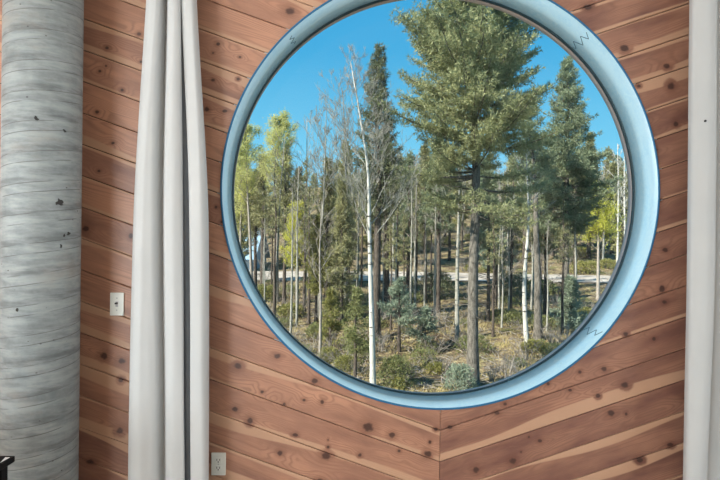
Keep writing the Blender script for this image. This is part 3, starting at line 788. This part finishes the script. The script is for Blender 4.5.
asp('bare_aspen', 41, 274, 318, 135, 1.3, None, 'pale thin aspen leaning right among the left trunks', bk='gaspen', nbr=10, blen=.16, levels=2, lean=9, start=.5)
asp('bare_aspen', 42, 320, 360, 200, 1.6, None, 'thin grey sapling trunk low at the left of the window', bk='twig', nbr=14, blen=.22, levels=2, start=.4)
asp('bare_aspen', 43, 617, 285, 140, 1.2, None, 'thin white aspen trunk against the right rim, the left one of two', bk='aspen', nbr=12, blen=.14, levels=2, start=.4, lean=-1)
asp('bare_aspen', 44, 625, 282, 150, 1.3, None, 'thin white aspen trunk against the right rim, the right one of two', bk='aspen', nbr=12, blen=.14, levels=2, start=.4, lean=-2)
asp('bare_aspen', 45, 396, 290, 150, 1.2, None, 'slender white aspen behind the paired dark trunks', bk='aspen', nbr=10, blen=.14, levels=2, start=.5)

con('pine_tree', 51, 538, 340, 90, 30, 4.0, 'pine', 'teal', 'dark leaning trunked pine between the crooked aspen and the fir', cb=.62, dead=16, bend=-14)
con('pine_tree', 52, 386, 300, 120, 18, 3.2, 'dark', 'spruce', 'dark trunk close beside the narrow spruce', cb=.5, dead=14)
con('pine_tree', 53, 438, 312, 130, 22, 2.2, 'dark', 'teal', 'thin grey pine left of the slim pale aspen', cb=.45, dead=14, gap=.25)
con('pine_tree', 54, 425, 302, 140, 18, 1.8, 'dark', 'olive', 'thin bent pine trunk in the clearing centre', cb=.45, dead=12, gap=.25, bend=-3)
con('pine_tree', 55, 408, 287, 150, 17, 1.9, 'dark', 'teal', 'thin dark pine with ragged branches beyond the blue grey spruce', cb=.25, dead=14, gap=.45)
con('pine_tree', 56, 488, 322, 170, 20, 1.9, 'dark', 'teal', 'thin pine just right of the big pine trunk', cb=.5, dead=10, gap=.3)
con('pine_tree', 57, 545, 315, 150, 22, 1.8, 'dark', 'olive', 'thin pine between the dark leaning trunk and the fir', cb=.4, dead=10, gap=.3)
con('pine_tree', 58, 284, 305, 150, 17, 1.8, 'dark', 'olive', 'dark thin pine trunk left of the yellow sapling', cb=.5, dead=12, gap=.3)
con('pine_tree', 59, 262, 292, 155, 17, 2.1, 'dark', 'olive', 'dark pine trunk standing right of the pale house', cb=.5, dead=12, gap=.2)
con('pine_tree', 60, 255, 288, 170, 15, 1.9, 'dark', 'olive', 'dark pine trunk overlapping the pale house corner', cb=.45, dead=12, gap=.2)
con('spruce_tree', 61, 297, 306, 168, 15, 1.6, 'dark', 'spruce', 'pointed dark spruce between the yellow aspen and the bare aspens', cb=.3, dens=1., gap=.2)
con('spruce_tree', 62, 326, 312, 158, 24, 2.0, 'dark', 'olive', 'broad olive spruce left of the white aspen', cb=.22, dens=1.0, gap=.3)
con('spruce_tree', 63, 341, 322, 180, 22, 1.8, 'dark', 'olive', 'bushy olive spruce close behind the white aspen trunk', cb=.2, dens=1.0, gap=.3)
con('spruce_tree', 64, 316, 322, 215, 16, 1.5, 'dark', 'moss', 'smaller pale olive spruce in front of the broad one', cb=.3, dens=1., gap=.35)
con('pine_sapling', 65, 355, 378, 288, 21, 1.6, 'dark', 'shrub', 'young green pine left of the white aspen base', cb=.30, dens=.8, dead=3, gap=.35)
con('pine_sapling', 66, 330, 350, 290, 18, 1.4, 'dark', 'moss', 'small light green pine behind the young green pine', cb=.2, dead=2, dens=.8, gap=.35)
con('spruce_sapling', 67, 399, 352, 278, 24, 1.8, 'dark', 'blue', 'small blue grey spruce with flat tiers right of the white aspen', cb=.42, dens=.75, dead=2, gap=.25)
con('spruce_sapling', 68, 425, 353, 308, 17, 1.2, 'dark', 'blue', 'tiny blue grey spruce in the sunny clearing', cb=.38, dead=1, dens=.8, gap=.25)
con('spruce_sapling', 69, 496, 300, 222, 21, 2.2, 'dark', 'blue', 'blue spruce right of the big pine by the gravel road', cb=.42, dens=.85, gap=.2)
con('spruce_sapling', 70, 570, 330, 274, 20, 1.6, 'dark', 'blue', 'dense blue spruce below the fir trunk near the right rim', cb=.06, dens=.9, dead=0, gap=.2)
con('spruce_tree', 71, 612, 278, 160, 16, 1.6, 'dark', 'olive', 'olive spruce behind the white aspens at the right rim', cb=.15, dens=1.1, dist=62)
con('spruce_tree', 72, 588, 274, 130, 20, 2.0, 'dark', 'olive', 'olive conifer on the slope right of the fir', cb=.2, dens=1.1, dist=58)
con('spruce_tree', 73, 240, 285, 175, 17, 1.8, 'dark', 'olive', 'dull green spruce at the left rim above the pale house', cb=.25, dist=39.5)
con('spruce_tree', 74, 344, 276, 140, 18, 1.8, 'dark', 'olive', 'tall olive spruce behind the bare aspens', cb=.15, dist=50)
con('spruce_tree', 75, 407, 276, 165, 20, 1.8, 'dark', 'teal', 'blue green spruce in the gap left of the big pine', cb=.2, dist=52)

# ---- shrubs
def shr(kind, seed, px, py, rpx, hpx, lf, label, n=520, bare=False, leaf=None):
    p = ground_hit(px, py); s = (p.y - CAMY) / F
    plant(kind, shrub(seed, rpx * s, hpx * s, n, leaf or max(.06, 2.2 * s), 4, 16, bare), (BK['twig'], LF[lf] if lf else None)[:1 if bare else 2], sink(p, .03), label, 'shrub')
shr('juniper_bush', 81, 396, 385, 22, 28, 'shrub', 'dark green rounded bush right of the white aspen base', 900)
shr('spruce_bush', 82, 460, 391, 18, 26, 'blue', 'low blue grey spruce bush at the foot of the big pine', 800)
shr('low_shrub', 83, 399, 389, 9, 11, 'moss', 'small yellow green shrub in front of the rounded bush')
shr('low_shrub', 84, 434, 372, 14, 9, 'moss', 'low yellow green shrub between the rounded bush and the big pine')
shr('low_shrub', 85, 346, 372, 17, 16, 'moss', 'yellow green shrub around the young pine base')
shr('low_shrub', 86, 330, 362, 13, 14, 'moss', 'light green shrub by the left lower rim of the window')
shr('low_shrub', 87, 290, 318, 16, 14, 'moss', 'mossy shrub among the left trunks')
shr('low_shrub', 88, 317, 338, 14, 14, 'shrub', 'dull green shrub at the foot of the grey sapling')
shr('bare_shrub', 89, 506, 385, 22, 40, None, 'leafless twiggy shrub right of the big pine trunk', bare=True)
shr('bare_shrub', 90, 492, 382, 10, 22, None, 'small leafless shrub against the big pine trunk', bare=True)
shr('bare_shrub', 91, 553, 345, 18, 22, None, 'leafless shrub below the dense blue spruce', bare=True)
shr('bare_shrub', 92, 380, 352, 16, 22, None, 'leafless shrub behind the white aspen base', bare=True)
shr('brush_heap', 93, 512, 296, 26, 22, 'spruce', 'dark brush heap beside the gravel road right of the big pine', 700)
shr('brush_heap', 94, 437, 298, 22, 26, 'spruce', 'dark brush heap beside the road left of the big pine', 700)
shr('brush_heap', 95, 540, 292, 18, 12, 'shrub', 'low brush heap at the road edge below the dark leaning trunk', 500)
shr('low_shrub', 96, 505, 322, 22, 12, 'shrub', 'low dull shrub in the clearing right of the big pine')
shr('low_shrub', 97, 535, 352, 16, 12, 'moss', 'yellow green shrub at the foot of the dark leaning trunk')
shr('low_shrub', 98, 340, 318, 18, 20, 'shrub', 'green thicket left of the white aspen trunk', 600)
shr('bare_shrub', 99, 300, 316, 20, 26, None, 'leafless thicket below the yellow sapling', bare=True)
shr('bare_shrub', 100, 470, 340, 20, 16, None, 'leafless shrub behind the big pine trunk', bare=True)
shr('low_shrub', 101, 266, 300, 15, 14, 'moss', 'olive shrub at the left rim below the pale house')
shr('low_shrub', 102, 585, 318, 14, 10, 'moss', 'yellow green shrub beside the blue spruce at the right rim')

# ---- forest on the slope beyond the road: one of each kind, then copies
def far_forest():
    rs = random.Random(77)
    kinds = []
    for i, (kind, lf, cb, rm, shape, lab, grp) in enumerate((
            ('slope_pine', 'olive', .42, 1.5, 'col', 'tall thin olive pine in the forest beyond the road', 'thin olive pines beyond the road'),
            ('slope_pine', 'teal', .5, 1.4, 'col', 'tall thin blue green pine in the forest beyond the road', 'thin blue green pines beyond the road'),
            ('slope_spruce', 'olive', .1, 1.9, 'cone', 'full olive spruce in the forest beyond the road', 'olive spruces beyond the road'),
            ('slope_spruce', 'spruce', .12, 1.7, 'cone', 'full dark spruce in the forest beyond the road', 'dark spruces beyond the road'))):
        ms = conifer(200 + i, 11., cb, rm,   .15, .30, .085, 6, .36, 6, .28, shape, 10, 0, 0, .3)
        kinds.append([ms, (BK['dark'], BK['dark'], LF[lf]), kind, lab, grp, None])
    ms = broadleaf(230, [(0, 0, 0), (.1, 0, 4), (0, .1, 7), (.1, 0, 10)], .10, .45, 12, .8, .2, 2, rmin=.014)
    kinds.append([ms, (BK['gaspen'], BK['gaspen']), 'slope_aspen', 'leafless pale aspen in the forest beyond the road', 'bare aspens beyond the road', None])
    spots = []
    tries = 0
    while len(spots) < 262 and tries < 9000:
        tries += 1
        d = 50 + 105 * rs.random() ** 1.25; px = rs.uniform(130, 690)
        p = on_ground(px, d)
        if d < 47.5: continue
        if 200 < px < 262 and d < 60: continue
        if any((p - q).length < 2.0 for q in spots): continue
        if -21 < p.x < -7.5 and 45 < d < 57.5: continue
        spots.append(p)
        k = rs.choices(range(5), (4, 4, 4, 2, 7))[0]; K = kinds[k]
        sc = rs.uniform(.75, 1.15); 
        if d > 100: sc *= .8
        if px < 330: sc *= .85
        if K[5] is None: K[5] = plant(K[2], K[0], K[1], sink(p, .2), K[3], 'tree', K[4], sc, rs.uniform(0, 6.28))
        else: dup(K[5], sink(p, .2), rs.uniform(0, 6.28), sc, K[3])
far_forest()

def undergrowth():
    rs = random.Random(19)
    protos = [
        (shrub(301, .9, 1.0, 0, .06, 4, 15, True), (BK['twig'],), 'bare_shrub', 'leafless grey shrub scattered over the near forest floor', 'leafless shrubs on the near forest floor', (17, 41), 85),
        (shrub(302, .8, .6, 330, .08, 4, 10), (BK['twig'], LF['shrub']), 'low_shrub', 'dull green low shrub scattered over the near forest floor', 'dull low shrubs on the near forest floor', (19, 41), 40),
        (shrub(303, 1.5, 1.0, 420, .17, 4, 12), (BK['twig'], LF['moss']), 'hillside_shrub', 'pale olive shrub on the dry slope beyond the road', 'olive shrubs on the slope beyond the road', (49, 120), 70),
        (shrub(304, 1.5, 1.6, 0, .17, 4, 22, True), (BK['twig'],), 'hillside_thicket', 'leafless grey thicket on the dry slope beyond the road', 'grey thickets on the slope beyond the road', (49, 100), 50)]
    for ms, mats, kind, lab, grp, (da, db), n in protos:
        root = None; done = []
        for _ in range(n * 6):
            if len(done) >= n: break
            d = da + (db - da) * rs.random() ** 1.3; px = rs.uniform(225, 640); p = on_ground(px, d)
            if any((p - q).length < 1.2 for q in done): continue
            done.append(p); sc = rs.uniform(.6, 1.25)
            if root is None: root = plant(kind, ms, mats, sink(p, .04), lab, 'shrub', grp, sc, rs.uniform(0, 6.28))
            else: dup(root, sink(p, .04), rs.uniform(0, 6.28), sc, lab)
undergrowth()

def poles():
    rs = random.Random(41)
    A = broadleaf(401, [(0, 0, 0), (.05, .04, 3), (-.04, .02, 6), (.03, 0, 9)], .075, .4, 14, .7, .13, 2, rmin=.008)
    B = conifer(402, 9., .55, .9, .085, .16, .045, 6, .34, 5, .2, 'cone', 26, 0, 0, .35)
    protos = [(A, (BK['gaspen'], BK['twig']), 'bare_sapling', 'thin leafless grey sapling among the trunks before the road', 'leafless saplings before the road', 30),
              (B, (BK['dark'], BK['dark'], LF['olive']), 'thin_pine', 'thin dark pine pole with dead side twigs before the road', 'thin pine poles before the road', 26)]
    for ms, mats, kind, lab, grp, n in protos:
        root = None; done = []
        for _ in range(400):
            if len(done) >= n: break
            d = rs.uniform(24, 40.5); px = rs.uniform(238, 632)
            if 462 < px < 486 or 362 < px < 380 or px > 578: continue
            p = on_ground(px, d)
            if any((p - q).length < 1.1 for q in done): continue
            done.append(p); sc = rs.uniform(.6, 1.05)
            if root is None: root = plant(kind, ms, mats, sink(p), lab, 'tree', grp, sc, rs.uniform(0, 6.28))
            else: dup(root, sink(p), rs.uniform(0, 6.28), sc, lab)
poles()

# ---- pale house beyond the trees at the left
def house():
    d = 47.5; p = on_ground(238, d); xr = ray(252.5, 260); X1 = xr.x / xr.y * d; zt = p.z; W = 9.; D = 7.; y0 = CAMY + d
    ze = CAMZ + (240 - 258) / F * d; zr = CAMZ + (240 - 234) / F * d + .6
    h = empty('house', (X1 - W / 2, y0, zt)); tag(h, 'pale house glimpsed behind trunks at the left rim of the window', 'house')
    sid = simple('pale siding', (.38, .47, .54), .7, .3, 0, .08, 3); rf = simple('pale metal roof', (.27, .40, .50), .45, .5, 0, .1, 3)
    e = ze - zt; r = zr - zt
    bm = bmesh.new(); a = [(-W / 2, 0), (W / 2, 0)]
    v = [bm.verts.new(c) for c in ((-W/2, 0, -.6), (W/2, 0, -.6), (W/2, D, -.6), (-W/2, D, -.6), (-W/2, 0, e), (W/2, 0, e), (W/2, D, e), (-W/2, D, e), (-W/2, D/2, r), (W/2, D/2, r))]
    for f in ((0,1,5,4), (1,2,6,9,5), (2,3,7,6), (3,0,4,8,7), (4,5,9,8), (6,7,8,9), (0,3,2,1)): bm.faces.new([v[i] for i in f])
    bmo('wall', bm, sid, h)
    bm = bmesh.new(); o = .35; k = (r - e) / (D / 2)
    for sgn in (0, 1):
        ya, yb = (-.5, D / 2) if not sgn else (D + .5, D / 2); za = e - .5 * k
        q = [bm.verts.new(c) for c in ((-W/2 - o, ya, za + .03), (W/2 + o, ya, za + .03), (W/2 + o, yb, r + .03), (-W/2 - o, yb, r + .03), (-W/2 - o, ya, za + .15), (W/2 + o, ya, za + .15), (W/2 + o, yb, r + .15), (-W/2 - o, yb, r + .15))]
        for f in ((0,1,2,3), (4,5,6,7), (0,1,5,4), (1,2,6,5), (2,3,7,6), (3,0,4,7)): bm.faces.new([q[i] for i in f])
    bmo('roof', bm, rf, h)
    fas = simple('dark fascia', (.06, .09, .12), .6)
    bm = bmesh.new(); bx(bm, (-W/2 - o, -.54, e - .5 * k - .02), (W/2 + o, -.50, e - .5 * k + .16)); bmo('fascia', bm, fas, h)
    gl = simple('dark house pane', (.10, .14, .18), .1)  # even dark blue grey pane colour with a smooth finish
    for x in (W/2 - 1.0, W/2 - 3.2):
        bm = bmesh.new(); bx(bm, (x - .45, -.05, .9), (x + .45, .02, 1.9)); f = bmo('window', bm, sid, h)
        bm = bmesh.new(); bx(bm, (x - .38, -.06, .97), (x + .38, -.04, 1.83)); bmo('pane', bm, gl, f)
house()

# ---- litter: grass and sticks nobody could count
def litter():
    rs = random.Random(5); rng = np.random.default_rng(5); cs, ds = [], []
    for i in range(15000):
        d = 15.5 + 25 * rs.random() ** 1.6; px = rs.uniform(215, 660); r = ray(px, 300); x = r.x / r.y * d; y = CAMY + d
        if mnoise.noise(Vector((x * .35, y * .35, 9))) + rs.uniform(-.35, .35) < .0: continue
        cs.append((x, y, terrain(x, y) + .0)); ds.append((0, 0, 1.6))
    V, T = tufts(cs, ds, rng, 4, .17, .024, 1.)
    o = link('dry_grass', npmesh('dry_grass', V, T), leafmat('straw grass', (.32, .25, .11), (.55, .47, .22), .3, .6))
    tag(o, 'tufts of dry straw grass over the forest floor', 'grass', kind='stuff')
    VB, TB = [], []
    for i in range(1500):
        d = 15.5 + 26 * rs.random() ** 1.3; px = rs.uniform(215, 660); r = ray(px, 300); x = r.x / r.y * d; y = CAMY + d
        a = rs.uniform(0, 6.28); L = rs.uniform(.3, 1.3); dx, dy = math.cos(a) * L / 2, math.sin(a) * L / 2
        A = Vector((x - dx, y - dy, terrain(x - dx, y - dy) + .02)); B = Vector((x + dx, y + dy, terrain(x + dx, y + dy) + rs.uniform(.02, .2)))
        tube(VB, TB, [A, A.lerp(B, .5) + Vector((0, 0, rs.uniform(0, .05))), B], [.018, .014, .006], 4)
    o = link('forest_litter', npmesh('forest_litter', VB, TB), BK['twig']); tag(o, 'scattered grey sticks and twigs on the forest floor', 'twigs', kind='stuff')
litter()

# ------------------------------------------------------------------ sky and sun
w = bpy.data.worlds.new('sky'); scn.world = w; w.use_nodes = True; nt = w.node_tree
tc = nt.nodes.new('ShaderNodeTexCoord'); sp = nt.nodes.new('ShaderNodeSeparateXYZ'); nt.links.new(tc.outputs['Generated'], sp.inputs[0])
mr = nt.nodes.new('ShaderNodeMapRange'); mr.inputs['From Min'].default_value = 0; mr.inputs['From Max'].default_value = .62; nt.links.new(sp.outputs['Z'], mr.inputs[0])
cr = nt.nodes.new('ShaderNodeValToRGB'); nt.links.new(mr.outputs[0], cr.inputs[0])
e = cr.color_ramp.elements; e[0].position = 0; e[0].color = (.42, .72, .90, 1); e[1].position = 1; e[1].color = (.028, .26, .55, 1)
q = e.new(.28); q.color = (.15, .50, .73, 1); q = e.new(.55); q.color = (.052, .345, .62, 1)
nt.links.new(cr.outputs[0], nt.nodes['Background'].inputs[0]); nt.nodes['Background'].inputs[1].default_value = 1.3
sl = bpy.data.lights.new('sun', 'SUN'); sl.energy = 12; sl.angle = R(.6); sl.color = (1, .94, .82)
so = bpy.data.objects.new('sun', sl); C.objects.link(so); so.rotation_euler = Vector((.75, .45, -.63)).to_track_quat('-Z', 'Y').to_euler()

# ------------------------------------------------------------------ camera
cam = bpy.data.cameras.new('camera'); co = bpy.data.objects.new('camera', cam); C.objects.link(co)
cam.sensor_width = 36; cam.lens = F / 720 * 36; cam.clip_end = 1000; cam.clip_start = .05; co.matrix_world = CAMM; scn.camera = co
vs = scn.view_settings; vs.view_transform = 'Standard'; vs.look = 'None'; vs.gamma = 1; vs.use_curve_mapping = False; vs.exposure = 0
scn.cycles.max_bounces = 10; scn.cycles.transparent_max_bounces = 16; scn.cycles.sample_clamp_indirect = 8
